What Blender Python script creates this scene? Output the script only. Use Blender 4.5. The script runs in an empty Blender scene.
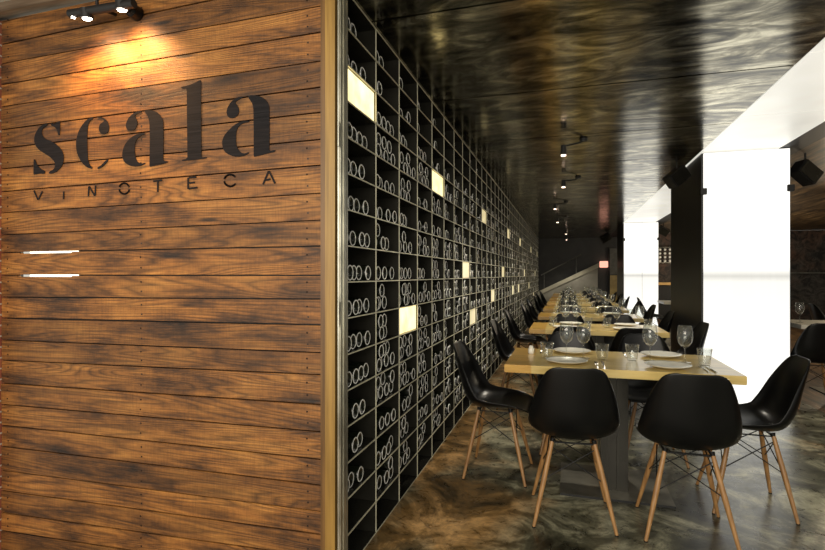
import bpy, bmesh, math, random
from mathutils import Vector, Matrix
random.seed(11)
R = math.radians
COL = bpy.context.scene.collection
H = 1.26; F = 510.0; TH = R(16.8); ST, CT = math.sin(TH), math.cos(TH); HY = 275.0; CX = 412.5
def at(px, py, z):                       # pixel -> point on the horizontal plane z
    d = F*(H-z)/(py-HY); u = (px-CX)/F
    return (d*(-ST+u*CT), d*(CT+u*ST))
def onY(px, py, Y):                      # pixel -> (X, z) on the transverse plane Y
    u = (px-CX)/F; d = Y/(CT+u*ST)
    return (d*(-ST+u*CT), H-(py-HY)*d/F)

# ------------------------------------------------------------------ materials
def nodes(name):
    m = bpy.data.materials.new(name); m.use_nodes = True
    nt = m.node_tree; b = nt.nodes['Principled BSDF']
    return m, nt, b
def N(nt, t, **kw):
    n = nt.nodes.new(t)
    for k, v in kw.items():
        if k in n.inputs: n.inputs[k].default_value = v
        else: setattr(n, k, v)
    return n
def L(nt, a, b): nt.links.new(a, b)
def coords(nt, scale, kind='Object', rot=(0,0,0)):
    tc = N(nt, 'ShaderNodeTexCoord'); mp = N(nt, 'ShaderNodeMapping')
    mp.inputs['Scale'].default_value = scale; mp.inputs['Rotation'].default_value = rot
    L(nt, tc.outputs[kind], mp.inputs['Vector']); return mp.outputs['Vector']
def ramp(nt, fac, stops):
    r = N(nt, 'ShaderNodeValToRGB'); e = r.color_ramp.elements
    while len(e) < len(stops): e.new(0.5)
    for i, (p, c) in enumerate(stops):
        e[i].position = p; e[i].color = (c[0], c[1], c[2], 1) if hasattr(c, '__len__') else (c, c, c, 1)
    L(nt, fac, r.inputs['Fac']); return r.outputs['Color']
def noise(nt, vec, scale, detail=4, rough=.55, dist=0.0):
    n = N(nt, 'ShaderNodeTexNoise'); n.inputs['Scale'].default_value = scale
    n.inputs['Detail'].default_value = detail; n.inputs['Roughness'].default_value = rough
    n.inputs['Distortion'].default_value = dist
    L(nt, vec, n.inputs['Vector']); return n.outputs['Fac']
def mix(nt, fac, a, b, mode='MIX'):
    m = N(nt, 'ShaderNodeMix'); m.data_type = 'RGBA'; m.blend_type = mode
    for s, v in ((m.inputs['Factor'], fac), (m.inputs[6], a), (m.inputs[7], b)):
        if isinstance(v, bpy.types.NodeSocket): L(nt, v, s)
        elif isinstance(v, (int, float)): s.default_value = v
        else: s.default_value = (v[0], v[1], v[2], 1)
    return m.outputs[2]
def bump(nt, b, h, strength=.3, dist=.01):
    n = N(nt, 'ShaderNodeBump'); n.inputs['Strength'].default_value = strength; n.inputs['Distance'].default_value = dist
    L(nt, h, n.inputs['Height']); L(nt, n.outputs['Normal'], b.inputs['Normal'])
def simple(name, col, rough=.5, metal=0.0, var=.15, scale=12, coat=0.0, bmp=0.0):
    m, nt, b = nodes(name)
    v = coords(nt, (1,1,1)); f = noise(nt, v, scale, 5)
    lo = [c*(1-var) for c in col]; hi = [min(1, c*(1+var)) for c in col]
    L(nt, ramp(nt, f, [(.3, lo), (.7, hi)]), b.inputs['Base Color'])
    b.inputs['Roughness'].default_value = rough; b.inputs['Metallic'].default_value = metal
    b.inputs['Coat Weight'].default_value = coat
    if bmp: bump(nt, b, f, bmp)
    return m
def emit(name, col, strength, var=0.0, scale=3.0, base=None):
    m, nt, b = nodes(name)
    b.inputs['Base Color'].default_value = (*(base or (.6,.6,.58)), 1)
    b.inputs['Roughness'].default_value = .35
    if var:
        f = noise(nt, coords(nt, (1,1,1)), scale, 3)
        L(nt, ramp(nt, f, [(.35, [c*(1-var) for c in col]), (.65, col)]), b.inputs['Emission Color'])
    else: b.inputs['Emission Color'].default_value = (*col, 1)
    b.inputs['Emission Strength'].default_value = strength
    return m

def wood_planks(name, dark=False):
    m, nt, b = nodes(name)
    at_ = N(nt, 'ShaderNodeAttribute'); at_.attribute_name = 'plank'
    tc = N(nt, 'ShaderNodeTexCoord')
    sh = N(nt, 'ShaderNodeVectorMath', operation='SCALE'); L(nt, at_.outputs['Vector'], sh.inputs[0]); sh.inputs['Scale'].default_value = 9.0
    ad = N(nt, 'ShaderNodeVectorMath', operation='ADD'); L(nt, tc.outputs['Object'], ad.inputs[0]); L(nt, sh.outputs[0], ad.inputs[1])
    def mp(s):
        q = N(nt, 'ShaderNodeMapping'); q.inputs['Scale'].default_value = s; L(nt, ad.outputs[0], q.inputs['Vector']); return q.outputs['Vector']
    rn = noise(nt, mp((.30, 1, 4.6)), 1.0, 2.5, .5, .25)
    mu = N(nt, 'ShaderNodeMath', operation='MULTIPLY'); L(nt, rn, mu.inputs[0]); mu.inputs[1].default_value = 46.0
    fr = N(nt, 'ShaderNodeMath', operation='FRACT'); L(nt, mu.outputs[0], fr.inputs[0])
    fine = noise(nt, mp((5, 8, 190)), 1.0, 4, .6)
    cross = noise(nt, mp((150, 8, 14)), 1.0, 3, .6)
    blot = noise(nt, mp((1.3, 1, 5)), 1.6, 5, .65)
    g = ramp(nt, fr.outputs[0], [(0, .22), (.25, .75), (.65, 1.0), (.9, .5), (1, .22)])
    base = ramp(nt, blot, [(.30, (.022,.009,.003)), (.40, (.13,.053,.014)), (.52, (.32,.132,.029)), (.68, (.47,.215,.05))])
    c1 = mix(nt, .72, base, g, 'MULTIPLY')
    c2 = mix(nt, .75, c1, ramp(nt, fine, [(.3, .35), (.6, 1.12)]), 'MULTIPLY')
    c2 = mix(nt, .4, c2, ramp(nt, cross, [(.3, .5), (.6, 1.1)]), 'MULTIPLY')
    sep = N(nt, 'ShaderNodeSeparateColor'); L(nt, at_.outputs['Color'], sep.inputs[0])
    tone = ramp(nt, sep.outputs[0], [(0, (.50,.47,.42)), (.5, (.82,.80,.76)), (1, (1.1,1.05,.95))])
    c3 = mix(nt, 1.0, c2, tone, 'MULTIPLY')
    # elongated dark knots
    k = N(nt, 'ShaderNodeTexVoronoi'); k.inputs['Scale'].default_value = 1.0; L(nt, mp((1.1, 1, 7)), k.inputs['Vector'])
    c3 = mix(nt, 1.0, c3, ramp(nt, k.outputs['Distance'], [(.03, .15), (.085, 1.0)]), 'MULTIPLY')
    if dark:
        c3 = mix(nt, .985, c3, ramp(nt, fine, [(.3, (.004,.004,.005)), (.7, (.016,.015,.017))]))
    L(nt, c3, b.inputs['Base Color'])
    b.inputs['Roughness'].default_value = .6 if not dark else .75
    if dark: b.inputs['Specular IOR Level'].default_value = .15
    hgt = mix(nt, .5, g, ramp(nt, fine, [(.2, 0), (.8, 1)]))
    bump(nt, b, hgt, .45 if not dark else .1, .003)
    return m

def ceiling_mat():
    m, nt, b = nodes('blackened_sheet_metal')
    v = coords(nt, (1,1,1))
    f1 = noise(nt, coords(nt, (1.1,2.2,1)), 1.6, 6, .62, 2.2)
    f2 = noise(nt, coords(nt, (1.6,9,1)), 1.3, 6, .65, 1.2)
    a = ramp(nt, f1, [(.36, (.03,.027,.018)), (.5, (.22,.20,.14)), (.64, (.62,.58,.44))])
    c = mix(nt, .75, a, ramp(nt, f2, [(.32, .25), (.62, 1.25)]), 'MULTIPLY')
    L(nt, c, b.inputs['Base Color']); b.inputs['Metallic'].default_value = .96
    r = ramp(nt, f2, [(.3, .10), (.7, .24)]); L(nt, r, b.inputs['Roughness'])
    bump(nt, b, f2, .12, .004)
    return m
def floor_mat():
    m, nt, b = nodes('stained_concrete')
    v = coords(nt, (1,1,1))
    f1 = noise(nt, v, 2.4, 12, .72, .8); f2 = noise(nt, v, 11.0, 8, .7, .6); f3 = noise(nt, v, .75, 5, .6, .6)
    base = ramp(nt, f1, [(.36, (.014,.0135,.008)), (.49, (.10,.096,.06)), (.60, (.42,.40,.27))])
    rust = ramp(nt, f1, [(.36, (.04,.025,.009)), (.49, (.26,.14,.04)), (.60, (.66,.36,.12))])
    # rust coloured stains are stronger along the rack side of the aisle
    sx = N(nt, 'ShaderNodeSeparateXYZ'); L(nt, v, sx.inputs[0])
    mr = N(nt, 'ShaderNodeMapRange'); L(nt, sx.outputs[0], mr.inputs[0])
    mr.inputs[1].default_value = -.9; mr.inputs[2].default_value = .45; mr.inputs[3].default_value = .22; mr.inputs[4].default_value = -.1
    ad = N(nt, 'ShaderNodeMath', operation='ADD'); L(nt, f3, ad.inputs[0]); L(nt, mr.outputs[0], ad.inputs[1])
    c = mix(nt, ramp(nt, ad.outputs[0], [(.55, 0), (.68, .85)]), base, rust)
    c = mix(nt, .65, c, ramp(nt, f2, [(.36, .35), (.6, 1.3)]), 'MULTIPLY')
    cr = N(nt, 'ShaderNodeTexVoronoi', feature='DISTANCE_TO_EDGE'); cr.inputs['Scale'].default_value = 1.3
    dv = N(nt, 'ShaderNodeVectorMath', operation='ADD'); L(nt, v, dv.inputs[0])
    nn = N(nt, 'ShaderNodeTexNoise'); nn.inputs['Scale'].default_value = 2.5; nn.inputs['Detail'].default_value = 5; L(nt, v, nn.inputs['Vector']); L(nt, nn.outputs['Color'], dv.inputs[1]); L(nt, dv.outputs[0], cr.inputs['Vector'])
    c = mix(nt, .55, c, ramp(nt, cr.outputs['Distance'], [(.0, .12), (.010, 1)]), 'MULTIPLY')
    L(nt, c, b.inputs['Base Color'])
    L(nt, ramp(nt, f2, [(.3, .22), (.7, .42)]), b.inputs['Roughness'])
    b.inputs['Coat Weight'].default_value = .25; b.inputs['Coat Roughness'].default_value = .25
    bump(nt, b, f2, .15, .004)
    return m
def table_mat():
    m, nt, b = nodes('oiled_oak')
    sx = N(nt, 'ShaderNodeSeparateXYZ'); v0 = coords(nt, (1,1,1)); L(nt, v0, sx.inputs[0])
    f = noise(nt, coords(nt, (3, 45, 20)), 1.0, 5, .6); g = noise(nt, coords(nt, (1.2, 5, 5)), 1.4, 3)
    c = ramp(nt, f, [(.3, (.42,.22,.035)), (.6, (.68,.40,.075)), (.8, (.76,.48,.12))])
    pale = ramp(nt, f, [(.3, (.56,.40,.12)), (.6, (.76,.57,.21)), (.8, (.82,.66,.30))])
    st = ramp(nt, sx.outputs[0], [(.148, 0), (.150, 1)])
    c = mix(nt, st, c, pale)
    c = mix(nt, .35, c, ramp(nt, g, [(.3,.5), (.7,1.1)]), 'MULTIPLY')
    for s in (.235, .47):
        pass
    L(nt, c, b.inputs['Base Color']); b.inputs['Roughness'].default_value = .28
    b.inputs['Coat Weight'].default_value = .3; b.inputs['Coat Roughness'].default_value = .12
    bump(nt, b, f, .08, .002)
    return m
def brick_mat():
    m, nt, b = nodes('red_brick')
    br = N(nt, 'ShaderNodeTexBrick'); L(nt, coords(nt, (1,1,1), rot=(R(90),0,0)), br.inputs['Vector'])
    br.inputs['Color1'].default_value = (.22,.05,.03,1); br.inputs['Color2'].default_value = (.32,.1,.05,1); br.inputs['Mortar'].default_value = (.45,.4,.33,1)
    br.inputs['Scale'].default_value = 4.5
    L(nt, br.outputs['Color'], b.inputs['Base Color']); b.inputs['Roughness'].default_value = .9
    return m
def soffit_mat():
    m, nt, b = nodes('pale_ribbed_soffit')
    f = noise(nt, coords(nt, (2, 18, 1)), 1.5, 4)
    L(nt, ramp(nt, f, [(.3, (.15,.13,.10)), (.7, (.42,.38,.30))]), b.inputs['Base Color']); b.inputs['Roughness'].default_value = .6
    return m
def lightwood_mat(name, a, c, sc=(60, 60, 4), rough=.4):
    m, nt, b = nodes(name)
    f = noise(nt, coords(nt, sc), 1.0, 4, .6)
    L(nt, ramp(nt, f, [(.3, a), (.7, c)]), b.inputs['Base Color']); b.inputs['Roughness'].default_value = rough
    bump(nt, b, f, .1, .002); return m
def backwall_mat():
    m, nt, b = nodes('smoky_dark_plaster')
    f = noise(nt, coords(nt, (1,1,1)), 1.6, 6, .6, 1.0)
    L(nt, ramp(nt, f, [(.3, (.005,.005,.005)), (.75, (.03,.029,.026))]), b.inputs['Base Color']); b.inputs['Roughness'].default_value = .5
    return m
def mural_mat():
    m, nt, b = nodes('mottled_dark_wallpaper')
    v = coords(nt, (1,1,1)); f = noise(nt, v, 4, 8, .7, 1.5); g = noise(nt, v, 1.2, 3)
    c = mix(nt, ramp(nt, g, [(.4,0),(.6,1)]), ramp(nt, f, [(.4, (.01,.008,.007)), (.7, (.16,.08,.05))]), ramp(nt, f, [(.4, (.008,.008,.008)), (.7, (.10,.09,.08))]))
    L(nt, c, b.inputs['Base Color']); b.inputs['Roughness'].default_value = .7
    return m
def brownceil_mat():
    m, nt, b = nodes('rough_sawn_brown_boards')
    f = noise(nt, coords(nt, (7, .9, 1), rot=(0,0,R(24))), 1.6, 5, .65)
    L(nt, ramp(nt, f, [(.38, (.012,.007,.003)), (.55, (.13,.08,.035)), (.72, (.34,.23,.11))]), b.inputs['Base Color'])
    b.inputs['Roughness'].default_value = .45; bump(nt, b, f, .3, .01); return m
def barkfloor_mat():
    m, nt, b = nodes('dark_wood_floor')
    f = noise(nt, coords(nt, (9, 1, 1), rot=(0,0,R(60))), 1.6, 5, .65)
    L(nt, ramp(nt, f, [(.4, (.02,.012,.006)), (.58, (.16,.09,.04)), (.72, (.5,.34,.17))]), b.inputs['Base Color'])
    b.inputs['Roughness'].default_value = .35; return m
def frost_mat(name, strength, col=(1,.985,.92)):
    # backlit frosted panel: emission varies with height, weaker in a band halfway up
    m, nt, b = nodes(name)
    b.inputs['Base Color'].default_value = (.22,.22,.21,1); b.inputs['Roughness'].default_value = .35
    v = coords(nt, (1,1,1)); sx = N(nt, 'ShaderNodeSeparateXYZ'); L(nt, v, sx.inputs[0])
    st = noise(nt, coords(nt, (26, 1, .5)), 1.0, 3)
    # dimmer band at mid height, strongest towards the top
    h = ramp(nt, sx.outputs[2], [(.05, .86), (.30, .76), (.485, .68), (.508, .46), (.54, .84), (1.0, 1.0)])
    mr = N(nt, 'ShaderNodeMapRange'); L(nt, sx.outputs[2], mr.inputs[0]); mr.inputs[1].default_value = 0; mr.inputs[2].default_value = 2.46
    nt.links.new(mr.outputs[0], h.node.inputs['Fac'])
    c = mix(nt, .25, h, ramp(nt, st, [(.3, .85), (.7, 1.0)]), 'MULTIPLY')
    c = mix(nt, 1.0, c, col, 'MULTIPLY')
    L(nt, c, b.inputs['Emission Color']); b.inputs['Emission Strength'].default_value = strength
    return m
def glass_mat(name):
    # thin clear glass: mostly see-through, bright where the wall is seen edge on
    m, nt, b = nodes(name)
    f = noise(nt, coords(nt, (1,1,1)), 20, 2)
    lw = N(nt, 'ShaderNodeLayerWeight'); lw.inputs['Blend'].default_value = .38
    tr = N(nt, 'ShaderNodeBsdfTransparent'); tr.inputs['Color'].default_value = (.96,.97,.96,1)
    gl = N(nt, 'ShaderNodeBsdfGlossy'); L(nt, ramp(nt, f, [(.3,.9),(.7,1)]), gl.inputs['Color']); gl.inputs['Roughness'].default_value = .06
    tl = N(nt, 'ShaderNodeBsdfDiffuse'); tl.inputs['Color'].default_value = (.75,.77,.74,1)
    m1 = N(nt, 'ShaderNodeMixShader'); m1.inputs[0].default_value = .22; L(nt, gl.outputs[0], m1.inputs[1]); L(nt, tl.outputs[0], m1.inputs[2])
    m2 = N(nt, 'ShaderNodeMixShader'); L(nt, ramp(nt, lw.outputs['Facing'], [(0,.05),(.45,.12),(.85,.75),(1,1)]), m2.inputs[0]); L(nt, tr.outputs[0], m2.inputs[1]); L(nt, m1.outputs[0], m2.inputs[2])
    out = [n for n in nt.nodes if n.type == 'OUTPUT_MATERIAL'][0]; L(nt, m2.outputs[0], out.inputs['Surface']); nt.nodes.remove(b)
    return m

M = {}
M['wall'] = wood_planks('weathered_pine_boards'); M['paint'] = wood_planks('black_stencil_paint', True)
M['nail'] = simple('rusty_nail', (.03,.018,.012), .5, .6)
M['jamb'] = lightwood_mat('golden_pine_jamb', (.15,.082,.018), (.36,.215,.052), (40,40,1.5))
M['jamb2'] = lightwood_mat('brown_pine_jamb', (.07,.034,.010), (.19,.098,.03), (40,40,1.5))
M['alu'] = simple('worn_aluminium', (.42,.41,.34), .32, .85, .35, 6)
M['steel'] = simple('blackened_steel', (.045,.043,.034), .26, .6, .3, 5, bmp=.05)
M['edge'] = simple('bare_steel_edge', (.70,.67,.50), .4, .2, .15, 8)
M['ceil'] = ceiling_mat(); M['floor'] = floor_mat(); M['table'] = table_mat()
M['shell'] = simple('black_moulded_plastic', (.004,.004,.004), .3, 0, .1, 20); M['shell'].node_tree.nodes['Principled BSDF'].inputs['Specular IOR Level'].default_value = .3
M['leg'] = lightwood_mat('maple_leg', (.22,.105,.035), (.44,.24,.09), (50,50,5))
M['wire'] = simple('black_wire', (.012,.012,.012), .35, .6)
M['ped'] = simple('dark_pedestal_steel', (.032,.030,.024), .3, .6, .3, 4)
M['plate0'] = simple('table_base_steel', (.20,.19,.155), .3, .5, .5, 5)
M['china'] = simple('cream_china', (.78,.76,.66), .2, 0, .04)
M['cutlery'] = simple('polished_cutlery', (.75,.74,.70), .18, 1.0, .05)
M['glass'] = glass_mat('clear_glass')
M['bottle'] = simple('dark_bottle_glass', (.008,.010,.006), .12, 0, .3, 30, coat=.5)
M['rim'] = simple('pale_bottle_end_highlight', (.92,.90,.78), .28, .1, .3, 14)  # specular highlights on the bottle base rims, painted as a pale colour
M['lit'] = emit('lit_niche_panel', (1.0,.80,.36), 2.1, .5, 6)
M['litdim'] = emit('dim_lit_niche_panel', (.95,.78,.38), .72, .35, 4)
M['frost'] = frost_mat('backlit_frosted_panel', 1.28)
M['frostc'] = emit('backlit_ceiling_panel', (1,.97,.86), .72, .28, .9, (.25,.24,.22))
M['black'] = simple('matt_black_paint', (.008,.008,.008), .55, 0, .2)
M['pillar'] = simple('satin_black_pillar', (.010,.010,.009), .35, .2, .3, 3)
M['back'] = backwall_mat(); M['mural'] = mural_mat(); M['brown'] = brownceil_mat(); M['wfloor'] = barkfloor_mat()
M['brick'] = brick_mat(); M['soffit'] = soffit_mat()
M['bulb'] = emit('warm_bulb', (1,.72,.55), 5); M['bulbw'] = emit('hot_bulb', (1,.9,.75), 25)
M['stair'] = simple('pale_grey_stringer', (.42,.40,.31), .5, 0, .2, 3); M['stairs'] = simple('grey_stair_side', (.26,.25,.21), .5, 0, .3, 2)
M['pink'] = emit('pink_lamp_shade', (1,.42,.30), 1.1)
M['gold'] = lightwood_mat('gold_panel', (.28,.19,.05), (.60,.44,.14), (3,3,3)); M['grey'] = simple('grey_panel', (.12,.12,.105), .5, 0, .4, 6)
M['shelfwood'] = lightwood_mat('amber_shelf', (.5,.27,.07), (.75,.45,.13), (3,3,3))
M['whitetop'] = simple('pale_table_top', (.6,.57,.48), .3)

# ------------------------------------------------------------------ mesh builder
class MB:
    def __init__(s): s.v = []; s.f = []; s.m = []; s.a = []; s.sm = []
    def add(s, vs, fs, mi=0, smooth=False, pl=0.0):
        o = len(s.v); s.v += [tuple(p) for p in vs]; s.a += [pl]*len(vs)
        for f in fs: s.f.append([i+o for i in f]); s.m.append(mi); s.sm.append(smooth)
    def box(s, a, b, mi=0, pl=0.0, mat=None):
        x0,y0,z0 = a; x1,y1,z1 = b
        vs = [(x0,y0,z0),(x1,y0,z0),(x1,y1,z0),(x0,y1,z0),(x0,y0,z1),(x1,y0,z1),(x1,y1,z1),(x0,y1,z1)]
        if mat is not None: vs = [mat @ Vector(p) for p in vs]
        s.add(vs, [(3,2,1,0),(4,5,6,7),(0,1,5,4),(1,2,6,5),(2,3,7,6),(3,0,4,7)], mi, False, pl)
    def prism(s, poly, off, mi=0, pl=0.0, frontmi=None):     # polygon (3D points) swept by an offset vector
        n = len(poly); off = Vector(off)
        vs = [Vector(p) for p in poly] + [Vector(p)+off for p in poly]
        s.add(vs, [tuple(range(n)), tuple(range(2*n-1, n-1, -1))] + [(i, (i+1)%n, n+(i+1)%n, n+i)[::-1] for i in range(n)], mi, False, pl)
    def tube(s, p0, p1, r0, r1=None, n=10, mi=0):
        r1 = r0 if r1 is None else r1
        p0 = Vector(p0); p1 = Vector(p1); d = (p1-p0).normalized()
        a = d.orthogonal().normalized(); b = d.cross(a)
        vs = []
        for p, r in ((p0, r0), (p1, r1)):
            for i in range(n):
                t = 2*math.pi*i/n; vs.append(p + a*math.cos(t)*r + b*math.sin(t)*r)
        s.add(vs, [(i, (i+1)%n, n+(i+1)%n, n+i) for i in range(n)], mi, True)
        s.add([vs[i] for i in range(n)], [tuple(range(n))[::-1]], mi); s.add([vs[n+i] for i in range(n)], [tuple(range(n))], mi)
    def lathe(s, prof, n=20, origin=(0,0,0), axis='Z', mis=None, cap=True):
        o = Vector(origin); vs = []
        for r, z in prof:
            for i in range(n):
                t = 2*math.pi*i/n; c, q = math.cos(t)*r, math.sin(t)*r
                vs.append(o + (Vector((c, q, z)) if axis == 'Z' else Vector((z, c, q))))
        k = len(prof)
        for j in range(k-1):
            s_mi = mis[j] if mis else 0
            if j == 0: base = len(s.v); s.v += [tuple(p) for p in vs]; s.a += [0.0]*len(vs)
            for i in range(n):
                s.f.append([base+j*n+i, base+j*n+(i+1)%n, base+(j+1)*n+(i+1)%n, base+(j+1)*n+i]); s.m.append(s_mi); s.sm.append(True)
        if cap:
            s.f.append([base+i for i in range(n)][::-1]); s.m.append(mis[0] if mis else 0); s.sm.append(False)
            s.f.append([base+(k-1)*n+i for i in range(n)]); s.m.append(mis[-1] if mis else 0); s.sm.append(False)
    def build(s, name, mats, parent=None, plank=False, loc=None, bevel=0):
        if not isinstance(mats, (list, tuple)): mats = [mats]
        me = bpy.data.meshes.new(name); me.from_pydata(s.v, [], s.f)
        for m in mats: me.materials.append(m)
        me.polygons.foreach_set('material_index', s.m); me.polygons.foreach_set('use_smooth', s.sm)
        if plank:
            at_ = me.attributes.new('plank', 'FLOAT_COLOR', 'POINT')
            for i, a in enumerate(s.a):
                h = math.modf(math.sin(a*12.9898)*43758.5)[0] if a else 0.5; h = abs(h)
                at_.data[i].color = (h, abs(math.modf(h*7.13)[0]), abs(math.modf(h*3.7)[0]), 1)
        bm = bmesh.new(); bm.from_mesh(me); bmesh.ops.recalc_face_normals(bm, faces=bm.faces)
        if bevel: 
            bmesh.ops.bevel(bm, geom=[e for e in bm.edges if not e.smooth or len(e.link_faces)==2 and e.calc_face_angle(0) > 1.0], offset=bevel, segments=2, affect='EDGES')
        bm.to_mesh(me); bm.free(); me.update()
        o = bpy.data.objects.new(name, me); COL.objects.link(o)
        if parent: o.parent = parent
        if loc: o.location = loc
        return o
def tag(o, label=None, cat=None, group=None, kind=None):
    if label: o['label'] = label
    if cat: o['category'] = cat
    if group: o['group'] = group
    if kind: o['kind'] = kind
    return o
def empty(name, loc=(0,0,0), rz=0, **kw):
    o = bpy.data.objects.new(name, None); COL.objects.link(o); o.location = loc; o.rotation_euler = (0,0,rz)
    o.empty_display_size = .1
    return tag(o, **kw)
def copy_tree(o, parent=None):
    c = o.copy(); COL.objects.link(c)
    if parent: c.parent = parent
    for ch in [x for x in bpy.data.objects if x.parent == o]: copy_tree(ch, c)
    return c
def struct(mb, name, mats, label=None, **kw):
    o = mb.build(name, mats, **kw); o['kind'] = 'structure'
    if label: o['label'] = label
    return o
NUM = ['zero','first','second','third','fourth','fifth','sixth','seventh','eighth','ninth','tenth','eleventh','twelfth','thirteenth','fourteenth','fifteenth','sixteenth']

# ------------------------------------------------------------------ the plank wall
WY = 1.90; WX0 = -2.785; WX1 = -.968
wall = MB()
LS = [-1.5, 22, 44.7, 64, 85, 107, 130, 148.5, 169, 192, 213, 235, 252.5, 275.2, 297, 318, 340, 360, 383, 404, 425, 446, 470, 490, 512, 530]
RS = [-75, -48, -24, 5.5, 31.5, 60.6, 86.6, 112, 139, 165, 193, 220, 246, 275.4, 299, 325, 353, 375, 405, 432, 460, 486, 512, 535, 558, 580]
def zl(y): return H-(y-HY)*2.63/F
def zr(y): return H-(y-HY)*2.096/F
for i in range(len(LS)-1):
    g = .0022 + .0015*random.random()
    a0, a1, b0, b1 = zl(LS[i])-g, zl(LS[i+1])+g, zr(RS[i])-g, zr(RS[i+1])+g
    if i == 0: a0, b0 = 2.565, 2.565
    dy = random.uniform(0, .004) if i not in (6,7,8,9) else .002
    jog = .0
    # lit slits: the boards round the 252 and 275 seams are chipped back near the left end
    pts = [(WX0, a0), (WX1, b0), (WX1, b1), (WX0, a1)]
    if i == 12 or i == 13:
        xa, xb = (-2.66, -2.31) if i == 12 else (-2.68, -2.31)
        def zt(x): return a0 + (b0-a0)*(x-WX0)/(WX1-WX0)
        c = .005
        pts = [(WX0, a0), (xa, zt(xa)), (xa+.004, zt(xa)-c), (xb-.004, zt(xb)-c), (xb, zt(xb)), (WX1, b0), (WX1, b1), (WX0, a1)]
    # long narrow chips, each board split so cap polygons stay simple
    wall.prism([(x, WY+dy, z) for x, z in pts], (0, .022, 0), 0, i+1.37)
    for nx in (-2.74, -1.89, -1.03):
        for dz in (.28, .72):
            t = (nx-WX0)/(WX1-WX0); zt_ = (a0*(1-t)+b0*t)*(1-dz) + (a1*(1-t)+b1*t)*dz
            wall.tube((nx+random.uniform(-.004,.004), WY+dy-.0012, zt_), (nx, WY+dy+.01, zt_), .0042, n=7, mi=1)
wall.prism([(WX0, WY+.001, zl(530)-.003), (WX1, WY+.001, zr(580)-.003), (WX1, WY+.001, -.198), (WX0, WY+.001, -.198)], (0, .022, 0), 0, 40.5)
wallo = struct(wall, 'wall_front', [M['wall'], M['nail']], 'wall of weathered horizontal pine boards with nail heads', plank=True)
bk = MB()
# dark backing sheet with an opening behind the two slits
bk.box((WX0, WY+.03, -.2), (-2.69, WY+.045, 2.56)); bk.box((-2.30, WY+.03, -.2), (WX1+.06, WY+.045, 2.56))
bk.box((-2.69, WY+.03, -.2), (-2.30, WY+.045, 1.22)); bk.box((-2.69, WY+.03, 1.40), (-2.30, WY+.045, 2.56))
struct(bk, 'trim_1', M['black'], 'black backing sheet behind the boards')
lb = MB(); lb.box((-2.72, WY+.10, 1.15), (-2.27, WY+.12, 1.46))
tag(lb.build('slit_glow_panel', emit('slit_glow', (1,.93,.72), 2.4)), 'added glowing panel behind two slits between the pine boards', 'light panel')  # emissive panel added behind the boards so the slits look bright

j = MB(); j.box((-.9655, 1.893, -.199), (-.944, 1.99, 2.57), 0)
struct(j, 'trim_2', M['jamb2'], 'narrow brown end board of the plank wall')
j = MB(); j.box((-.942, 1.887, -.199), (-.8985, 1.99, 2.57), 0)
struct(j, 'trim_3', M['jamb'], 'golden pine jamb beside the plank wall')
j = MB(); j.box((-.8975, 1.91, 0), (-.8895, 1.96, 2.57), 0); struct(j, 'trim_4', M['black'], 'black rubber gap')
j = MB()
j.box((-.889, 1.893, 0), (-.882, 1.962, 2.57)); j.box((-.882, 1.899, 0), (-.8785, 1.962, 2.57)); j.box((-.8785, 1.925, 0), (-.8755, 1.948, 2.57)); j.box((-.8785,1.953,0),(-.8745,1.962,2.57))
struct(j, 'trim_5', M['alu'], 'worn aluminium door frame profile')
for k, z in enumerate((2.08-.25, 1.10)):
    j = MB(); j.tube((-.884, 1.8905, z-.05), (-.884, 1.8905, z+.05), .005, n=10); j.box((-.8885,1.8895,z-.045),(-.880,1.8935,z+.045))
    tag(j.build('door_hinge', M['alu']), ['upper','lower'][k]+' metal hinge on the aluminium frame beside the wine rack', 'hinge')
b = MB(); b.box((-3.1, 1.80, -.199), (-2.792, 2.0, 2.57)); struct(b, 'wall_left', M['brick'], 'red brick pier at the end of the plank wall')
s = MB()
for i in range(14): s.box((-3.1, 1.02+i*.063, 2.572+(.012 if i%2 else 0)), (-.86, 1.083+i*.063, 2.62))
s.box((-3.1, 1.0, 2.60), (-.86, 2.05, 2.63))
struct(s, 'ceiling_soffit', M['soffit'], 'pale ribbed soffit above the plank wall')

# lettering, painted on the boards
sign = empty('painted_sign', (0,0,0), 0, label='black stencilled letters scala vinoteca painted across the pine boards', cat='sign')
def wp(px, py): 
    x, z = onY(px, py, WY); return (x, WY-.0016, z)
def glyph(name, polys, ox, oy, sc):
    mb = MB()
    for pl in polys:
        pts = [Vector(wp(ox+a/sc, oy+c/sc)) for a, c in pl]
        n = len(pts); sm = []
        for i in range(n):                     # soft corner cutting keeps curves round
            p, q = pts[i], pts[(i+1)%n]; l = (q-p).length
            if l < .06: sm += [p*.75+q*.25, p*.25+q*.75]
            else: sm += [p+(q-p).normalized()*.006, q-(q-p).normalized()*.006]
        mb.prism(sm, (0, .0014, 0), 0)
    return mb.build(name, M['paint'], sign, plank=True)
glyph('letter_s', [[(180,65),(150,72),(115,95),(85,140),(72,190),(80,235),(110,275),(160,305),(205,335),(235,370),(240,400),(225,430),(190,445),(190,465),(235,455),(275,425),(300,385),(308,330),(295,280),(260,240),(210,205),(165,190),(140,165),(132,130),(145,100),(180,80)],
 [(205,65),(235,70),(265,50),(278,48),(275,160),(262,158),(255,120),(235,95),(205,82)],
 [(70,345),(82,350),(95,390),(120,420),(160,440),(158,465),(120,460),(90,465),(68,470)]], 25, 115, 7.857)
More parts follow.
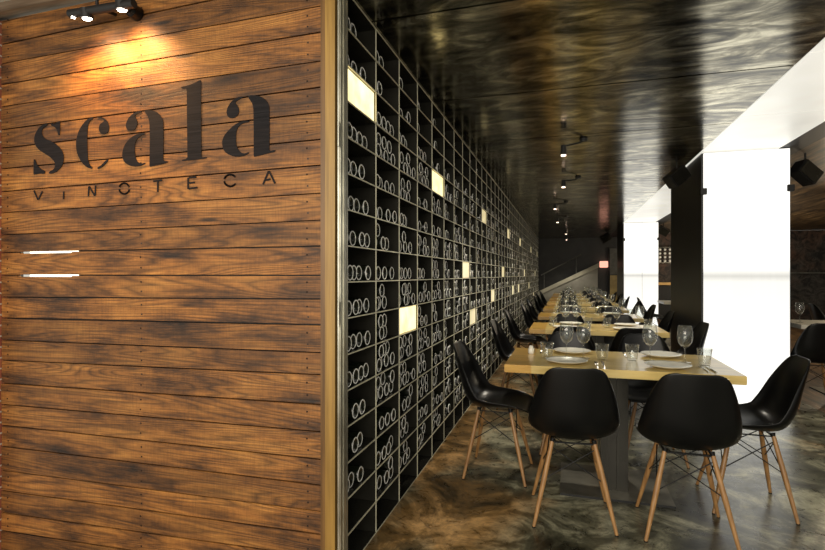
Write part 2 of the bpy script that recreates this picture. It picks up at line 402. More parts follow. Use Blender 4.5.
glyph('letter_c', [[(222,95),(185,105),(145,145),(110,200),(90,270),(88,330),(100,390),(130,450),(170,490),(215,503),(218,492),(195,470),(182,430),(178,330),(176,250),(182,160),(195,125),(222,108)],
 [(252,93),(300,97),(335,125),(350,170),(345,205),(325,228),(295,232),(272,212),(266,180),(275,150),(300,135),(312,125),(295,110),(255,102)],
 [(255,490),(285,475),(312,445),(335,425),(345,428),(325,460),(290,492),(258,505)]], 65, 105, 7.857)
glyph('letter_a', [[(228,82),(270,78),(320,88),(360,120),(380,165),(382,300),(380,480),(415,480),(420,490),(400,497),(278,525),(272,520),(275,300),(272,180),(262,130),(240,100)],
 [(210,85),(160,95),(115,130),(90,175),(85,210),(100,238),(130,245),(160,232),(175,200),(178,165),(165,140),(155,125),(180,105),(208,98)],
 [(240,260),(190,262),(130,290),(80,345),(60,400),(58,450),(75,490),(115,517),(165,525),(215,515),(242,500),(238,492),(210,500),(180,490),(162,450),(155,390),(158,340),(175,305),(205,280),(240,270)]], 115, 100, 7.857)
glyph('letter_l', [[(185,30),(190,35),(193,505),(225,500),(228,510),(75,528),(72,518),(108,512),(103,90),(98,78),(70,82),(68,73),(110,65),(150,50)]], 170, 75, 6.117)
glyph('letter_a', [[(262,45),(300,40),(360,50),(405,80),(428,125),(430,300),(428,480),(470,470),(478,478),(465,488),(310,525),(305,520),(305,300),(303,150),(295,105),(265,65)],
 [(222,50),(170,58),(125,95),(98,140),(90,180),(105,215),(135,225),(170,212),(190,180),(190,145),(172,115),(160,100),(180,80),(220,62)],
 [(272,242),(215,242),(150,275),(85,340),(58,390),(58,440),(75,485),(120,515),(180,527),(235,518),(270,495),(266,487),(235,500),(200,490),(172,450),(165,380),(170,320),(190,280),(230,258),(272,252)]], 215, 90, 7.857)
def strokes(name, lines, ox, oy, sc=3.929, w=.0042):
    mb = MB()
    for ln in lines:
        P = [Vector(wp(ox+a/sc, oy+c/sc)) for a, c in ln]
        for p, q in zip(P, P[1:]):
            d = (q-p).normalized(); n = Vector((-d.z, 0, d.x))*w; e = d*w*.5
            mb.prism([p-e+n, q+e+n, q+e-n, p-e-n], (0, .0014, 0), 0)
    return mb.build(name, M['paint'], sign, plank=True)
def arc(cx, cy, rx, ry, a0, a1, n=12): return [(cx+rx*math.cos(R(a0+(a1-a0)*i/n)), cy-ry*math.sin(R(a0+(a1-a0)*i/n))) for i in range(n+1)]
strokes('letter_v', [[(56,475),(70,508)], [(73,508),(88,478)]], 20, 70)
strokes('letter_i', [[(172,479),(172,506)]], 20, 70)
strokes('letter_n', [[(269,495),(271,459)], [(273,459),(293,492)], [(296,492),(297,455)]], 20, 70)
strokes('letter_o', [arc(410,466,20,21,20,160), arc(410,466,20,21,190,350)], 20, 70)
strokes('letter_t', [[(15,437),(47,433)], [(31,440),(31,478)]], 150, 70)
strokes('letter_e', [[(150,425),(150,466)], [(154,424),(181,421)], [(154,444),(175,442)], [(154,466),(185,462)]], 150, 70)
strokes('letter_c', [arc(316,434,24,23,40,165), arc(316,434,24,23,190,325)], 150, 70)
strokes('letter_a', [[(445,448),(466,399)], [(469,399),(491,444)], [(457,432),(472,429)]], 150, 70)

# ------------------------------------------------------------------ shell of the room
f = MB(); f.box((-.889, -2.5, -.06), (2.25, 19.0, 0)); f.box((-1.40, 1.995, -.06), (-.889, 19.0, 0)); f.box((-.9, -2.5, -.26), (-.889, 1.995, -.06)); struct(f, 'floor', M['floor'], 'stained polished concrete floor')
f = MB(); f.box((-3.2, -2.5, -.26), (-.9, 2.1, -.20)); struct(f, 'floor_lower', M['floor'], 'lower dark concrete floor before the plank wall')
f = MB(); f.box((2.25, -2.5, -.06), (9, 19.0, -.0005)); struct(f, 'floor_side', M['wfloor'], 'dark wood floor of the side room')
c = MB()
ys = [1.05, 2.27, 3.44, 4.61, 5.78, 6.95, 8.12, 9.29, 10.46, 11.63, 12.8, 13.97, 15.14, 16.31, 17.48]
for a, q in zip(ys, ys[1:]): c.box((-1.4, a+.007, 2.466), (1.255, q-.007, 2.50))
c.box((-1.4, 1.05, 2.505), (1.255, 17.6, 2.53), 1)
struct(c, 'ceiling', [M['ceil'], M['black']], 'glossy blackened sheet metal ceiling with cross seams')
c = MB()
yy = 2.1
while yy < 12.8:
    c.box((1.262, yy+.006, 2.466), (1.94, min(yy+1.17, 12.85)-.006, 2.49)); yy += 1.17
c.box((1.262, 2.1, 2.4915), (1.94, 12.85, 2.50), 1)
lc = c.build('luminous_ceiling_strip', [M['frostc'], M['stairs']])
tag(lc, 'long backlit white ceiling strip running above the glowing pillars', 'ceiling light')
c = MB(); c.box((1.943, 1.05, 2.466), (2.16, 17.5, 2.53)); c.box((1.257, 12.87, 2.466), (1.942, 17.5, 2.53)); struct(c, 'ceiling_beam', M['black'], 'black ceiling band')
c = MB(); c.box((2.162, 1.05, 2.47), (9, 17.5, 2.53)); struct(c, 'ceiling_side', M['brown'], 'rough brown board ceiling over side room')
w = MB(); w.box((-1.40, 17.5, 0), (3.0, 17.6, 2.53)); struct(w, 'wall_back', M['back'], 'dark smoky back wall')
w = MB(); w.box((2.12, 16.2, 0), (9, 16.3, 2.46)); struct(w, 'wall_side_back', M['mural'], 'dark mottled far wall of the side room')
w = MB(); w.box((9.0, 1.05, 0), (9.1, 17.5, 2.53)); struct(w, 'wall_right', M['black'])
w = MB(); w.box((-1.40, 1.99, 0), (-1.30, 17.5, 2.53)); struct(w, 'wall_rack_side', M['black'], 'black wall behind the wine rack')

# ------------------------------------------------------------------ wine rack
RX = -.888; RY0 = 1.972; CW = .3615; NC = 43; NR = 16; CH = 2.46/16; DEP = .34
rack = empty('wine_rack', (RX, RY0, 0), 0, label='tall black steel wine rack filling the left wall of the aisle', cat='wine rack')
def rl(p): return (p[0]-RX, p[1]-RY0, p[2])
RYE = RY0+NC*CW
for r in range(NR+1):
    z = r*CH; mb = MB()
    t = .0026
    mb.box(rl((RX-DEP, RY0, max(z-t, .001))), rl((RX-.004, RYE, z+t)), 0)
    mb.box(rl((RX-.004, RY0, max(z-t, .001))), rl((RX, RYE, z+t)), 1)
    mb.build('shelf', [M['steel'], M['edge']], rack)
for k in range(NC+1):
    y = RY0+k*CW; t = .0019 if k != 21 else .008; mb = MB()
    mb.box(rl((RX-DEP, y-t, .004)), rl((RX-.005, y+t, 2.46)), 0); mb.box(rl((RX-.005, y-t, .004)), rl((RX-.0008, y+t, 2.46)), 1)
    mb.build('divider', [M['steel'], M['edge']], rack)
mb = MB(); mb.box(rl((RX-DEP-.012, RY0, 0)), rl((RX-DEP, RYE, 2.46))); mb.build('back_panel', M['black'], rack)
lit = {}
for px, py, br in [(361,92,1),(437,184,1),(408,319,1),(484,217.5,0),(509.5,238,0),(520,244,0),(466,270,0),(502.7,273,0),(525,275,0),(535,276,0),(493,297,0),(512.5,291,0),(518,290,0),(529.5,288,0),(531,251,0),(537,255,0),(473.5,317,0),(539,285,0),(534,293,0)]:
    u = (px-CX)/F; k = RX/(-ST+u*CT); Y = k*(CT+u*ST); z = H-(py-HY)*k/F
    lit[(int((Y-RY0)/CW), int(z/CH))] = br
# emitted light is warm; the panel sits just inside the mouth of its cell
for (ci, ri), br in lit.items():
    mb = MB(); y0 = RY0+ci*CW+.004; z0 = ri*CH+.005
    mb.box(rl((RX-.05, y0, z0)), rl((RX-.012, y0+CW-.008, z0+CH-.010)))
    mb.build('light_panel', M['lit'] if br else M['litdim'], rack)
# bottles: lying, base towards the aisle
BR = .0365
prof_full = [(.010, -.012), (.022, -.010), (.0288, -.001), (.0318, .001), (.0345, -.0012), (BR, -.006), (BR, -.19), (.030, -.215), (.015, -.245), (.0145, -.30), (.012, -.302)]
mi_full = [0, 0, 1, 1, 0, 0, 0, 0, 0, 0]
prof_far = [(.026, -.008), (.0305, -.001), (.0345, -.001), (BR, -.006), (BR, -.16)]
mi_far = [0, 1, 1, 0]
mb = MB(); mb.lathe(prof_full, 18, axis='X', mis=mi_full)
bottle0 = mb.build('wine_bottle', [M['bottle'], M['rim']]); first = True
far = MB(); nb = 0
GRP = 'wine bottles lying in the steel rack'
for ci in range(NC):
    for ri in range(NR):
        if (ci, ri) in lit: continue
        if ri == 0 or (ri == 1 and ci < 1): continue
        n = random.choice([3, 3, 4, 4, 4]) if ri < 14 else random.choice([1, 2, 2, 3])
        if ri == 15: n = random.choice([1, 2, 2])
        spots = []
        y = RY0+ci*CW+.006+BR+random.uniform(0, .02)
        ys_ = []
        for q in range(n):
            if y > RY0+(ci+1)*CW-BR-.005: break
            ys_.append(y); y += 2*BR+.0008+(random.uniform(.0, .03) if random.random() < .3 else 0)
        low = [(yy, ri*CH+.0035+BR) for yy in ys_]
        up = []
        if ri < 13 and random.random() < .8 and ci > 0:
            for a, q in zip(ys_, ys_[1:]):
                h2 = (2*BR)**2-((q-a)/2)**2
                if h2 > .0005 and random.random() < .7:
                    zz = ri*CH+.0035+BR+math.sqrt(h2)+.0005
                    if zz+BR < (ri+1)*CH-.004 and (not up or (a+q)/2-up[-1][0] > 2*BR): up.append(((a+q)/2, zz))
        for lay, lst in (('lower', low), ('upper', up)):
            for q, (yy, zz) in enumerate(lst):
                x = RX-.004-random.uniform(0, .03)
                if nb < 300:
                    o = bottle0 if first else bottle0.copy()
                    if not first: COL.objects.link(o)
                    first = False; o.location = (x, yy, zz); nb += 1
                    tag(o, 'wine bottle base, %s shelf from floor, %s column from entrance, %s layer, %s along' % (NUM[ri+1], NUM[ci+1], lay, NUM[q+1]), 'bottle', GRP)
                else:
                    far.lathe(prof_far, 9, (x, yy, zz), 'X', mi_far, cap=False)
                    ring = len(far.v)
                    far.add([(x-.008, yy+.026*math.cos(t*math.pi/4), zz+.026*math.sin(t*math.pi/4)) for t in range(8)], [tuple(range(8))], 0)
tag(far.build('wine_bottles', [M['bottle'], M['rim']]), 'many further wine bottles lying in the rack towards the back wall', 'bottles', None, 'stuff')

# ------------------------------------------------------------------ glowing pillars
def pillar(Y, X0, X1, y2, label, seams=()):
    root = empty('glowing_pillar', ((X0+X1)/2, Y+.4, 0), 0, label=label, cat='pillar')
    rx, ry = (X0+X1)/2, Y+.4
    mb = MB(); mb.box((X0-.012-rx, Y+.03-ry, 0), (X1-rx, y2-ry, 2.462)); mb.build('pillar_body', M['pillar'], root)
    xs = [X0]+list(seams)+[X1]
    for a, q in zip(xs, xs[1:]):
        mb = MB(); mb.box((a+.004, 0, .012), (q-.004, .022, 2.455)); mb.build('light_panel', M['frost'], root, loc=(-rx, Y-ry, 0))
    for x in (X0, X1):
        for z in (2.08,):
            mb = MB(); mb.box((x-.028-rx, Y-.022-ry, z-.032), (x+.028-rx, Y+.03-ry, z+.032)); mb.build('glass_clip', M['black'], root, bevel=.004)
    return root
pillar(5.63, 1.29, 2.02, 7.20, 'large glowing white pillar nearest the camera, right of the long tables')
pillar(12.7, 1.27, 2.00, 14.2, 'smaller distant glowing white pillar beyond the black pillar side', (1.66,))

# ------------------------------------------------------------------ chairs
def smooth_mesh(o, levels=1, solid=0.0):
    if solid:
        m = o.modifiers.new('s', 'SOLIDIFY'); m.thickness = solid; m.offset = 0
    m = o.modifiers.new('b', 'SUBSURF'); m.levels = levels; m.render_levels = levels
    dg = bpy.context.evaluated_depsgraph_get(); dg.update()
    me = bpy.data.meshes.new_from_object(o.evaluated_get(dg)); o.modifiers.clear(); o.data = me
    for p in me.polygons: p.use_smooth = True
def make_chair():
    root = empty('side_chair')
    P = [(.222,.420,.150,.00),(.215,.434,.180,.002),(.17,.446,.207,.018),(.10,.444,.217,.038),(.02,.434,.221,.052),(-.06,.426,.223,.066),(-.125,.430,.223,.080),(-.172,.455,.222,.088),(-.205,.505,.220,.085),(-.226,.565,.212,.076),(-.243,.64,.196,.064),(-.258,.70,.176,.050),(-.270,.752,.156,.036),(-.279,.792,.136,.024),(-.283,.813,.108,.014),(-.284,.819,.070,.006)]
    nu = 12; vs = []; fs = []
    for i, (y, z, hw, e) in enumerate(P):
        a = P[max(i-1, 0)]; b = P[min(i+1, len(P)-1)]
        t = Vector((0, b[0]-a[0], b[1]-a[1])).normalized(); n = Vector((0, -t.z, t.y))*(-1)
        if n.z < -.2 or (n.y < 0 and abs(n.z) < .5): n = -n
        for k in range(nu+1):
            s_ = -1+2*k/nu; vs.append(Vector((hw*math.sin(s_*math.pi/2*.96), y, z))+n*e*1.12*abs(s_)**1.9)
    for i in range(len(P)-1):
        for k in range(nu): fs.append((i*(nu+1)+k, i*(nu+1)+k+1, (i+1)*(nu+1)+k+1, (i+1)*(nu+1)+k))
    mb = MB(); mb.add(vs, fs, 0, True); sh = mb.build('seat_shell', M['shell'], root); smooth_mesh(sh, 1, .007)
    top = {}; foot = {}
    for sx in (-1, 1):
        for sy in (-1, 1):
            t = Vector((sx*.103, sy*.100-.01, .412)); q = Vector((sx*.195, sy*.188, 0)); top[sx,sy] = t; foot[sx,sy] = q
            mb = MB(); mid = t.lerp(q, .45)
            mb.tube(t, mid, .0105, .0135, 10); mb.tube(mid, q+Vector((0,0,.004)), .0135, .0085, 10); 
            lg = mb.build('leg', M['leg'], root)
            mb = MB(); mb.tube(q+Vector((0,0,0)), q+Vector((0,0,.005)), .0092, .0092, 10); mb.build('foot_cap', M['wire'], lg)
    k = MB()
    for sx in (-1, 1):
        for sy in (-1, 1):
            t = top[sx,sy]
            k.tube(t+Vector((0,0,-.006)), t+Vector((-sx*.004,-sy*.004,.024 if sy > 0 else .016)), .010, .014, 10)
    k.box((-.110,.084,.406), (.110,.096,.413)); k.box((-.110,-.116,.406), (.110,-.104,.413)); k.box((-.108,-.11,.407), (-.098,.09,.412)); k.box((.098,-.11,.407), (.108,.09,.412))
    k.build('seat_bracket', M['wire'], root)
    cor = [(-1,-1), (1,-1), (1,1), (-1,1)]
    for i in range(4):
        a, b = cor[i], cor[(i+1)%4]; mb = MB()
        for p, q in ((a, b), (b, a)):
            hi = top[p].lerp(foot[p], .06); lo = top[q].lerp(foot[q], .44)
            mb.tube(hi, lo, .0030, n=6)
        mb.build('cross_brace', M['wire'], root)
    return root
chair0 = make_chair(); used = [False]
def place_chair(x, y, rz, label, grp='black shell chairs with wooden legs'):
    o = chair0 if not used[0] else copy_tree(chair0)
    used[0] = True; o.location = (x, y, 0); o.rotation_euler = (0, 0, rz); tag(o, label, 'chair', grp)
    return o

# ------------------------------------------------------------------ tables and tableware
def make_table(wd, dp):
    root = empty('dining_table')
    mb = MB(); mb.box((0, 0, .705), (wd, dp, .75)); mb.build('tabletop', M['table'], root, bevel=.003)
    mb = MB(); cx = wd*.5+.0
    mb.box((cx-.075, dp*.5-.13, .012), (cx-.012, dp*.5+.13, .69)); mb.box((cx-.012, dp*.5-.12, .012), (cx+.012, dp*.5+.12, .69)); mb.box((cx+.012, dp*.5-.13, .012), (cx+.075, dp*.5+.13, .69))
    for q in range(3): mb.box((cx-.066+q*.018, dp*.5-.134, .012), (cx-.058+q*.018, dp*.5-.13, .69))
    mb.box((cx-.2, dp*.5-.16, .690), (cx+.2, dp*.5+.16, .705))
    mb.build('pedestal', M['ped'], root)
    mb = MB(); mb.box((cx-.30, dp*.5-.25, 0), (cx+.30, dp*.5+.25, .012)); mb.m[2:6] = [1]*4; mb.m[0] = 1
    mb.build('base_plate', [M['plate0'], M['black']], root)
    return root
mb = MB(); mb.lathe([(.002,.0),(.034,.0),(.036,.0015),(.030,.003),(.010,.006),(.0042,.014),(.0038,.075),(.006,.088),(.022,.098),(.036,.118),(.042,.145),(.040,.180),(.0345,.215),(.0337,.215),(.0390,.180),(.0408,.145),(.0348,.119),(.021,.101),(.004,.094)], 20); wine0 = mb.build('wine_glass', M['glass'])
mb = MB(); mb.lathe([(.002,0),(.027,0),(.0285,.003),(.033,.04),(.040,.095),(.0388,.095),(.0312,.042),(.0265,.014),(.002,.012)], 20); tumb0 = mb.build('water_tumbler', M['glass'])
mb = MB(); mb.lathe([(.002,.0),(.060,.0),(.075,.004),(.108,.014),(.118,.019),(.1185,.0205),(.108,.0175),(.076,.0075),(.058,.0045),(.002,.004)], 36); plate0 = mb.build('dinner_plate', M['china'])
mb = MB()
mb.tube((0,-.10,.003), (0,.02,.003), .0036, .0028, 8); mb.box((-.009,.02,.0012), (.009,.045,.004))
for q in range(4): mb.box((-.009+q*.0052,.045,.0012), (-.0066+q*.0052,.095,.0034))
fork0 = mb.build('fork', M['cutlery'])
mb = MB(); mb.tube((0,-.105,.0045), (0,0,.0045), .0045, .004, 8); mb.prism([(-.005,0,.0022),(.006,0,.0022),(.008,.05,.0022),(.004,.10,.0022),(-.003,.112,.0022),(-.005,.08,.0022)], (0,0,.002)); knife0 = mb.build('knife', M['cutlery'])
usedp = set()
def put(o0, x, y, z, rz, label, cat, grp):
    o = o0 if o0.name not in usedp else o0.copy()
    if o0.name in usedp: COL.objects.link(o)
    usedp.add(o0.name); o.location = (x, y, z); o.rotation_euler = (0,0,rz); tag(o, label, cat, grp); return o
TX = -.34; TW = 1.21; TD = .70; TYS = [2.94, 4.95, 6.5, 7.95, 9.5, 11.0, 12.5, 14.0]
TN = ['nearest', 'second', 'third', 'fourth', 'fifth', 'sixth', 'seventh', 'last']
table0 = make_table(TW, TD)
for ti, ty in enumerate(TYS):
    t = table0 if ti == 0 else copy_tree(table0)
    tn = TN[ti]; t.location = (TX, ty, 0)
    tag(t, '%s oak-topped pedestal table in the long row beside the wine rack' % tn if ti else 'nearest oak-topped pedestal table in the long row, behind two black chairs', 'table', 'oak pedestal tables in the aisle')
    oy = ty-2.94; jt = lambda s_=.012: random.uniform(-s_, s_) if ti else 0
    def on(n_): return '%s table' % n_
    if ti == 0: ch = [(.025,2.815,R(4),'front left chair of the nearest table, its back to the camera'),(.557,2.81,R(-1),'front right chair of the nearest table, its back to the camera'),
        (-.415,3.29,R(-92),'chair at the rack end of the nearest table, seen from its side'),(.935,3.225,R(89),'chair at the pillar end of the nearest table, seen from its side'),
        (.02,3.86,R(180),'left chair on the far side of the nearest table'),(.555,3.87,R(183),'right chair on the far side of the nearest table')]
    else:
        ch = [(.03+jt(),ty-.09,jt(.08),'front left chair of the %s table from the entrance' % tn),(.56+jt(),ty-.09,jt(.08),'front right chair of the %s table from the entrance' % tn),
        ([0,-.42,-.46,-.38,-.42,-.40,-.43,-.42][ti],ty+[0,.03,0,-.02,.1,.2,.3,.3][ti],R(-90)+jt(.08),'chair at the rack end of the %s table from the entrance' % tn),(.97+jt(),ty+.34+jt(),R(90)+jt(.08),'chair at the pillar end of the %s table from the entrance' % tn)]
        ch += [(.03+jt(),ty+TD+.09,R(180),'far left chair of the %s table from the entrance' % tn),(.56+jt(),ty+TD+.09,R(180),'far right chair of the %s table from the entrance' % tn)]
    for a in ch: place_chair(*a)
    for nm, x, y in (('front left',.0,3.095),('far left',.035,3.50),('front right',.535,3.095),('far right',.565,3.50)):
        put(plate0, x+jt(), y+oy, .75, random.random(), 'cream plate at the %s place of the %s table' % (nm, tn), 'plate', 'cream plates on the aisle tables')
    for nm, x, y in (('left',0,3.30),('centre left',.10,3.29),('centre right',.475,3.31),('right',.66,3.30)):
        put(wine0, x+jt(), y+oy+jt(), .75, 0, '%s of the four wine glasses on the %s table' % (nm, tn), 'wine glass', 'stemmed wine glasses on the aisle tables')
    for nm, x, y in (('left',-.115,3.26),('centre left',.205,3.27),('centre right',.375,3.29),('right',.745,3.23)):
        put(tumb0, x+jt(), y+oy+jt(), .75, 0, '%s of the four clear tumblers on the %s table' % (nm, tn), 'tumbler', 'clear tumblers on the aisle tables')
    for nm, x, y, rz in (('front left',.165,3.09,0),('far left',-.125,3.50,math.pi),('front right',.71,3.09,0),('far right',.39,3.50,math.pi)):
        put(fork0, x-.0+jt(.004), y+oy, .75, rz+jt(.05), 'fork at the %s place of the %s table' % (nm, tn), 'fork', 'forks on the aisle tables')
        put(knife0, x+(.035 if rz == 0 else -.035), y+oy, .75, rz+jt(.05), 'knife at the %s place of the %s table' % (nm, tn), 'knife', 'knives on the aisle tables')
mb = MB(); mb.lathe([(.002,0),(.018,0),(.02,.004),(.02,.03),(.014,.038),(.012,.05),(.002,.052)], 14)
tag(mb.build('salt_shaker', M['china'], loc=(-.22, 3.40, .75)), 'small white salt shaker at the rack end of the nearest table', 'salt shaker')

# ------------------------------------------------------------------ ceiling lamps
def ceiling_lamp(x, y, label, dx=.17, dy=.12, drop=.15):
    root = empty('ceiling_spot_lamp', (x+dx, y+dy, 2.466), 0, label=label, cat='lamp', group='arm spot lamps under the metal ceiling')
    mb = MB(); mb.tube((0,0,0), (0,0,-.02), .035, .032, 16); mb.build('mount', M['black'], root)
    mb = MB(); mb.tube((0,0,-.015), (-.03,-.02,-.035), .009, n=8); mb.tube((-.03,-.02,-.035), (-dx,-dy,-drop+.075), .008, n=8); mb.build('arm', M['black'], root)
    mb = MB(); mb.tube((-dx,-dy,-drop+.085), (-dx,-dy,-drop), .024, .026, 16); mb.build('lamp_head', M['black'], root)
    mb = MB(); mb.tube((-dx,-dy,-drop+.002), (-dx,-dy,-drop-.008), .022, .020, 14); mb.build('bulb', M['bulb'], root)
    l = bpy.data.lights.new('spot', 'SPOT'); l.energy = 75; l.color = (1,.91,.76); l.spot_size = R(110); l.spot_blend = .6; l.shadow_soft_size = .03
    lo = bpy.data.objects.new('lamp_light', l); COL.objects.link(lo); lo.location = (x, y, 2.466-drop-.02)
    return root
for i, (px, py, D) in enumerate(((563.5,155,4.45),(563.5,187,6.2),(555,210,8.3),(557.5,221,10.4),(566,229,13.4),(566.5,233.5,15.6))):
    u = (px-CX)/F; x, y = D*(-ST+u*CT), D*(CT+u*ST)
    ceiling_lamp(x, y, '%s black arm spot lamp from the entrance under the ceiling' % NUM[i+1], drop=min(.16, max(.12, 2.466-H-(HY-py)*D/F+.0)) if i < 2 else .13)

# wall spotlight bar on the plank wall
bar = empty('spotlight_bar', (-2.1, 1.8, 2.4), 0, label='black spotlight bar with two glowing heads above the lettering', cat='spotlight')
def b3(px, py, Y): x, z = onY(px, py, Y); return Vector((x, Y, z))
def loc(v): return v-Vector((-2.1, 1.8, 2.4))
BYY = 1.80
pa, pb = b3(70, 14, BYY), b3(134, 3.5, BYY)
mb = MB(); mb.tube(loc(pa), loc(pb), .019, n=14); mb.build('bar', M['black'], bar)
for px, py in ((86, 15.3), (121, 6.5)):
    p = b3(px, py, BYY-.0); mb = MB(); mb.tube(loc(p)+Vector((0,0,.03)), loc(p)+Vector((0,.006,-.012)), .024, .027, 16); h = mb.build('spot_head', M['black'], bar)
    mb = MB(); mb.tube(loc(p)+Vector((0,.006,-.012)), loc(p)+Vector((0,.007,-.017)), .020, .017, 14); mb.build('bulb', M['bulbw'], h)
    l = bpy.data.lights.new('wall_spot', 'SPOT'); l.energy = 20; l.color = (1,.55,.22); l.spot_size = R(125); l.spot_blend = .9; l.shadow_soft_size = .02
    lo = bpy.data.objects.new('wall_spot_light', l); COL.objects.link(lo); lo.location = p+Vector((0,-.05,-.045)); lo.rotation_euler = (R(32), 0, 0)
p = b3(73.5, 18, BYY); mb = MB(); mb.tube(loc(p)+Vector((0,0,.014)), loc(p)+Vector((0,0,0)), .010, .008, 12); mb.build('indicator_bulb', M['bulbw'], bar)
p = b3(131, 10, 1.862); mb = MB(); mb.tube(loc(p), loc(p)+Vector((0,.037,0)), .030, .034, 20); mb.tube(loc(p)+Vector((0,-.012,0)), loc(p), .018, .026, 20); mb.build('wall_mount', M['wire'], bar)
pm = b3(97, 8, BYY); mb = MB(); mb.tube(loc(pm), (loc(pm).x, .1, loc(pm).z+.02), .008, n=8); mb.tube(loc(pm), (loc(pm).x, loc(pm).y, 2.575-2.4), .007, n=8); mb.build('bracket', M['black'], bar)

# ------------------------------------------------------------------ speakers
def speaker(x, y, z, rot, s_, label):
    root = empty('ceiling_speaker', (x, y, 2.466), 0, label=label, cat='speaker')
    top = root.location.z; Q = Matrix.Translation((0,0,z-top)) @ Matrix.Rotation(rot[2], 4, 'Z') @ Matrix.Rotation(rot[1], 4, 'Y') @ Matrix.Rotation(rot[0], 4, 'X')
    mb = MB(); mb.box((-.13*s_,-.09*s_,-.09*s_), (.13*s_,.09*s_,.09*s_), mat=Q); mb.build('cabinet', M['black'], root, bevel=.008)
    mb = MB(); mb.box((-.118*s_,-.096*s_,-.08*s_), (.118*s_,-.091*s_,.08*s_), mat=Q); mb.build('grille', M['steel'], root)
    mb = MB(); mb.tube((0,0,0), (0,0,z-top+.03), .010, n=8); mb.build('bracket', M['black'], root)
speaker(1.13, 6.05, 2.31, (0, R(-38), R(25)), .82, 'black box speaker tilted under the ceiling beside the black pillar side')
speaker(2.26, 5.95, 2.27, (0, R(38), R(20)), .85, 'black box speaker tilted right of the large glowing pillar')
speaker(2.15, 13.0, 2.28, (R(20), R(30), 0), .9, 'small far black speaker right of the distant glowing pillar')
speaker(1.05, 15.2, 2.30, (R(20), R(-30), 0), 1.0, 'far black speaker left of the distant glowing pillar near back wall')

# ------------------------------------------------------------------ back of the aisle
st = empty('staircase', (0, 17.2, 0), 0, label='grey staircase rising to the right against the dark back wall', cat='staircase')
mb = MB(); mb.prism([(-.88,.0,.60),(.95,0,1.50),(.95,0,.0),(-.88,0,0)], (0,.28,0)); mb.build('side_panel', M['stairs'], st)
mb = MB(); mb.prism([(-.88,-.03,.60),(-.88,-.03,.72),(.98,-.03,1.64),(.98,-.03,1.50)], (0,.33,0)); mb.build('stringer', M['stair'], st)
mb = MB(); mb.tube((-.80,.0,1.25), (.45,.0,1.92), .018, n=8); mb.tube((-.7,0,.80),(-.7,0,1.30),.01,n=6); mb.tube((.3,0,1.28),(.3,0,1.84),.01,n=6); mb.build('handrail', M['grey'], st)
mb = MB(); mb.box((1.02, 17.25, 1.50), (1.26, 17.5, 1.70)); tag(mb.build('wall_lamp', M['pink'], bevel=.01), 'small pink glowing box lamp on the back wall above the stair', 'lamp')
cb = empty('tall_cabinet', (1.45, 17.3, 0), 0, label='tall cabinet with grey upper and golden lower front by back wall', cat='cabinet')
mb = MB(); mb.box((-.16,0,0), (.5,.18,2.15)); mb.build('carcass', M['black'], cb)
mb = MB(); mb.box((-.13,-.02,1.27), (.47,-.001,2.1)); mb.build('upper_door', M['grey'], cb)
mb = MB(); mb.box((-.13,-.02,.05), (.47,-.001,1.25)); mb.build('lower_door', M['gold'], cb)

# ------------------------------------------------------------------ side room
rk = empty('wall_bottle_rack', (2.8, 16.0, 1.6), 0, label='low wall rack of pale bottle ends on the far side room wall', cat='wine rack')
mb = MB(); mb.box((-.60,.0,0), (.95,.19,.02)); mb.box((-.60,.0,.44), (.95,.19,.46)); mb.box((-.60,0,.0), (-.58,.19,.46)); mb.box((.93,0,0), (.95,.19,.46))
mb.build('frame', M['steel'], rk)
mb = MB(); mb.lathe([(.002,-.006),(.030,-.004),(.036,.0),(.037,.006),(.037,.12),(.015,.15),(.014,.18),(.002,.181)], 10)
for f_ in range(1): 
    pass
smallb = None
rotm = Matrix.Rotation(R(-90), 4, 'X')
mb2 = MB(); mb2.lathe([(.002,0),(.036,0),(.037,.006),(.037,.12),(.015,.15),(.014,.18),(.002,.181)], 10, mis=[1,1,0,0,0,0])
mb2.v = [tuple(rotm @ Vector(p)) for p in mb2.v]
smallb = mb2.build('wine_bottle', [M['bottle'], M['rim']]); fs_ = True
for r in range(4):
    for q in range(11):
        o = smallb if fs_ else smallb.copy()
        if not fs_: COL.objects.link(o)
        fs_ = False; o.location = (2.30+q*.13, 16.0, 1.662+r*.108)
        tag(o, 'bottle in far side room rack, %s row from its top, %s from its left' % (NUM[4-r], NUM[q+1]), 'bottle', 'bottles in the far side room rack')
mb = MB(); mb.box((2.15, 15.7, .98), (4.4, 16.19, 1.05)); bc = empty('bar_counter', (3.2,15.9,0), 0, label='dark bar counter with amber top along the far side room wall', cat='counter')
mb.v = [(a-3.2, b-15.9, c_) for a, b, c_ in mb.v]; mb.build('counter_top', M['shelfwood'], bc)
mb = MB(); mb.box((-1.0,-.1,0), (1.15,.28,.98)); mb.build('counter_body', M['black'], bc)
for i, x in enumerate((2.95, 3.12)):
    mb = MB(); mb.lathe([(.002,0),(.05,0),(.06,.05),(.045,.13),(.05,.15),(.002,.15)], 12); tag(mb.build('amber_jar', M['shelfwood'], loc=(x,15.9,1.05)), ['left','right'][i]+' amber jar on the bar counter in the far side room', 'jar', 'amber jars')
def side_table(x0, y0, wd, dp, label):
    t = copy_tree(table0); t.location = (x0, y0, 0); t.scale = (wd/TW, dp/TD, 1); tag(t, label, 'table', 'tables of the side room')
    for ch in [c_ for c_ in bpy.data.objects if c_.parent == t and c_.name.startswith('tabletop')]:
        ch.data = ch.data.copy(); ch.data.materials[0] = M['whitetop']
side_table(2.30, 6.15, 1.2, .7, 'pale-topped table in the side room right of the large pillar')
side_table(1.76, 10.6, 1.2, .7, 'pale-topped table seen between the two glowing pillars')
side_table(4.3, 9.0, 1.2, .7, 'far pale-topped table at the right edge of the side room')
place_chair(2.27, 5.80, R(0), 'side room chair with its back to the camera, right of large pillar')
place_chair(2.85, 5.82, R(0), 'side room chair beyond the right edge beside the first one')
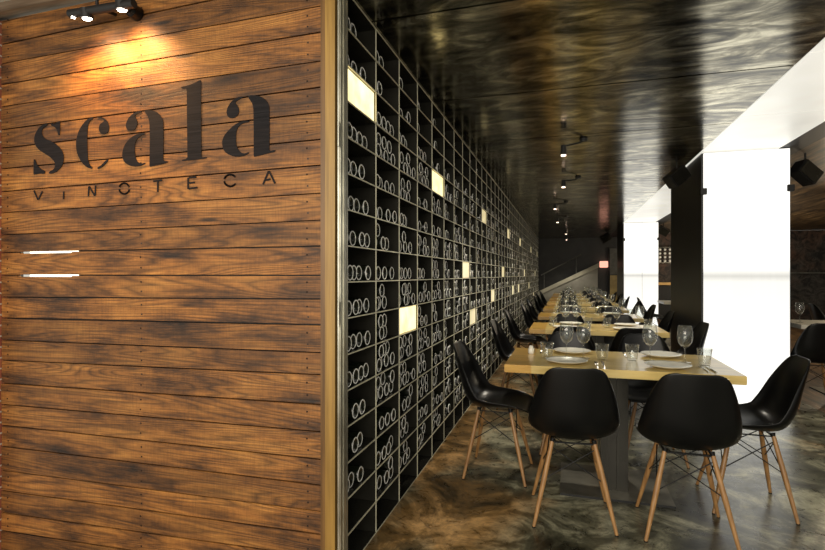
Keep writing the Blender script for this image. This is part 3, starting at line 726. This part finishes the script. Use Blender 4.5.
place_chair(1.62, 10.95, R(-92), 'side room chair facing right in front of the distant pillar')
place_chair(2.12, 10.42, R(5), 'left side room chair with back to camera between the pillars')
place_chair(2.62, 10.42, R(-5), 'right side room chair with back to camera between the pillars')
place_chair(3.9, 9.35, R(-90), 'side room chair at the left end of the far right table')
place_chair(4.7, 8.85, R(0), 'side room chair in front of the far right table')
for i, (x, y) in enumerate(((2.40,6.45),(2.75,6.60),(2.05,10.95),(2.25,10.9),(4.6,9.3))):
    put(wine0, x, y, .75, 0, ['left wine glass on the side room table right of the large pillar','right wine glass on the side room table right of the large pillar','left wine glass on the table between the pillars','right wine glass on the table between the pillars','wine glass on the far right side room table'][i], 'wine glass', 'wine glasses in the side room')
sh = MB(); sh.box((4.6, 16.0, 1.30), (8.5, 16.19, 1.33)); tag(sh.build('wall_shelf', M['grey']), 'long grey shelf on the mottled far wall of the side room', 'shelf')

# ------------------------------------------------------------------ light
sc = bpy.context.scene
wd = bpy.data.worlds.new('World'); sc.world = wd; wd.use_nodes = True
bg = wd.node_tree.nodes['Background']; bg.inputs[0].default_value = (1.0,.97,.85,1); bg.inputs[1].default_value = .6
def area(name, loc_, rot, sx, sy, e, col):
    l = bpy.data.lights.new(name, 'AREA'); l.shape = 'RECTANGLE'; l.size = sx; l.size_y = sy; l.energy = e; l.color = col
    o = bpy.data.objects.new(name, l); COL.objects.link(o); o.location = loc_; o.rotation_euler = rot; return o
# added fill light behind the camera, standing in for entrance daylight
area('entrance_fill', (-.6, -2.2, 1.9), (R(84), 0, 0), 4.0, 2.0, 190, (1,.91,.78))
for n_, (x, y, e, c_) in enumerate(((3.9,5.6,45,(1,.85,.62)),(3.9,8.6,60,(1,.82,.58)),(3.6,12.5,80,(1,.85,.62)),(3.25,15.0,22,(1,.85,.65)))):  # unseen pendants with point lights, added to brighten the side room
    pr = empty('fill_pendant', (x, y, 2.466), 0, label='%s small black pendant added as side room fill light, counted from the entrance' % NUM[n_+1], cat='lamp', group='added fill pendants of the side room')
    mb = MB(); mb.tube((0,0,0), (0,0,-.60), .004, n=6); mb.build('cord', M['black'], pr)
    mb = MB(); mb.lathe([(.02,-.60),(.05,-.61),(.09,-.68),(.088,-.68),(.048,-.615),(.018,-.605)], 16, cap=False); mb.build('lamp_shade', M['black'], pr)
    mb = MB(); mb.lathe([(.002,-.62),(.02,-.63),(.025,-.66),(.002,-.69)], 12); mb.build('bulb', M['bulb'], pr)
    l = bpy.data.lights.new('side_room_fill', 'POINT'); l.energy = e; l.color = c_; l.shadow_soft_size = .06
    o = bpy.data.objects.new('side_room_fill_light', l); COL.objects.link(o); o.location = (x, y, 1.72)
sc.view_settings.view_transform = 'Standard'; sc.view_settings.look = 'None'; sc.view_settings.gamma = 1; sc.view_settings.use_curve_mapping = False
sc.view_settings.exposure = 0.15
cy = sc.cycles; cy.max_bounces = 10; cy.transmission_bounces = 8; cy.transparent_max_bounces = 8; cy.caustics_reflective = False; cy.caustics_refractive = False
cy.use_denoising = True
cam = bpy.data.cameras.new('camera'); cam.sensor_width = 36; cam.lens = F/825*36; cam.clip_start = .05; cam.clip_end = 100
co = bpy.data.objects.new('camera', cam); COL.objects.link(co); co.location = (0,0,H); co.rotation_euler = (R(90), 0, TH); sc.camera = co
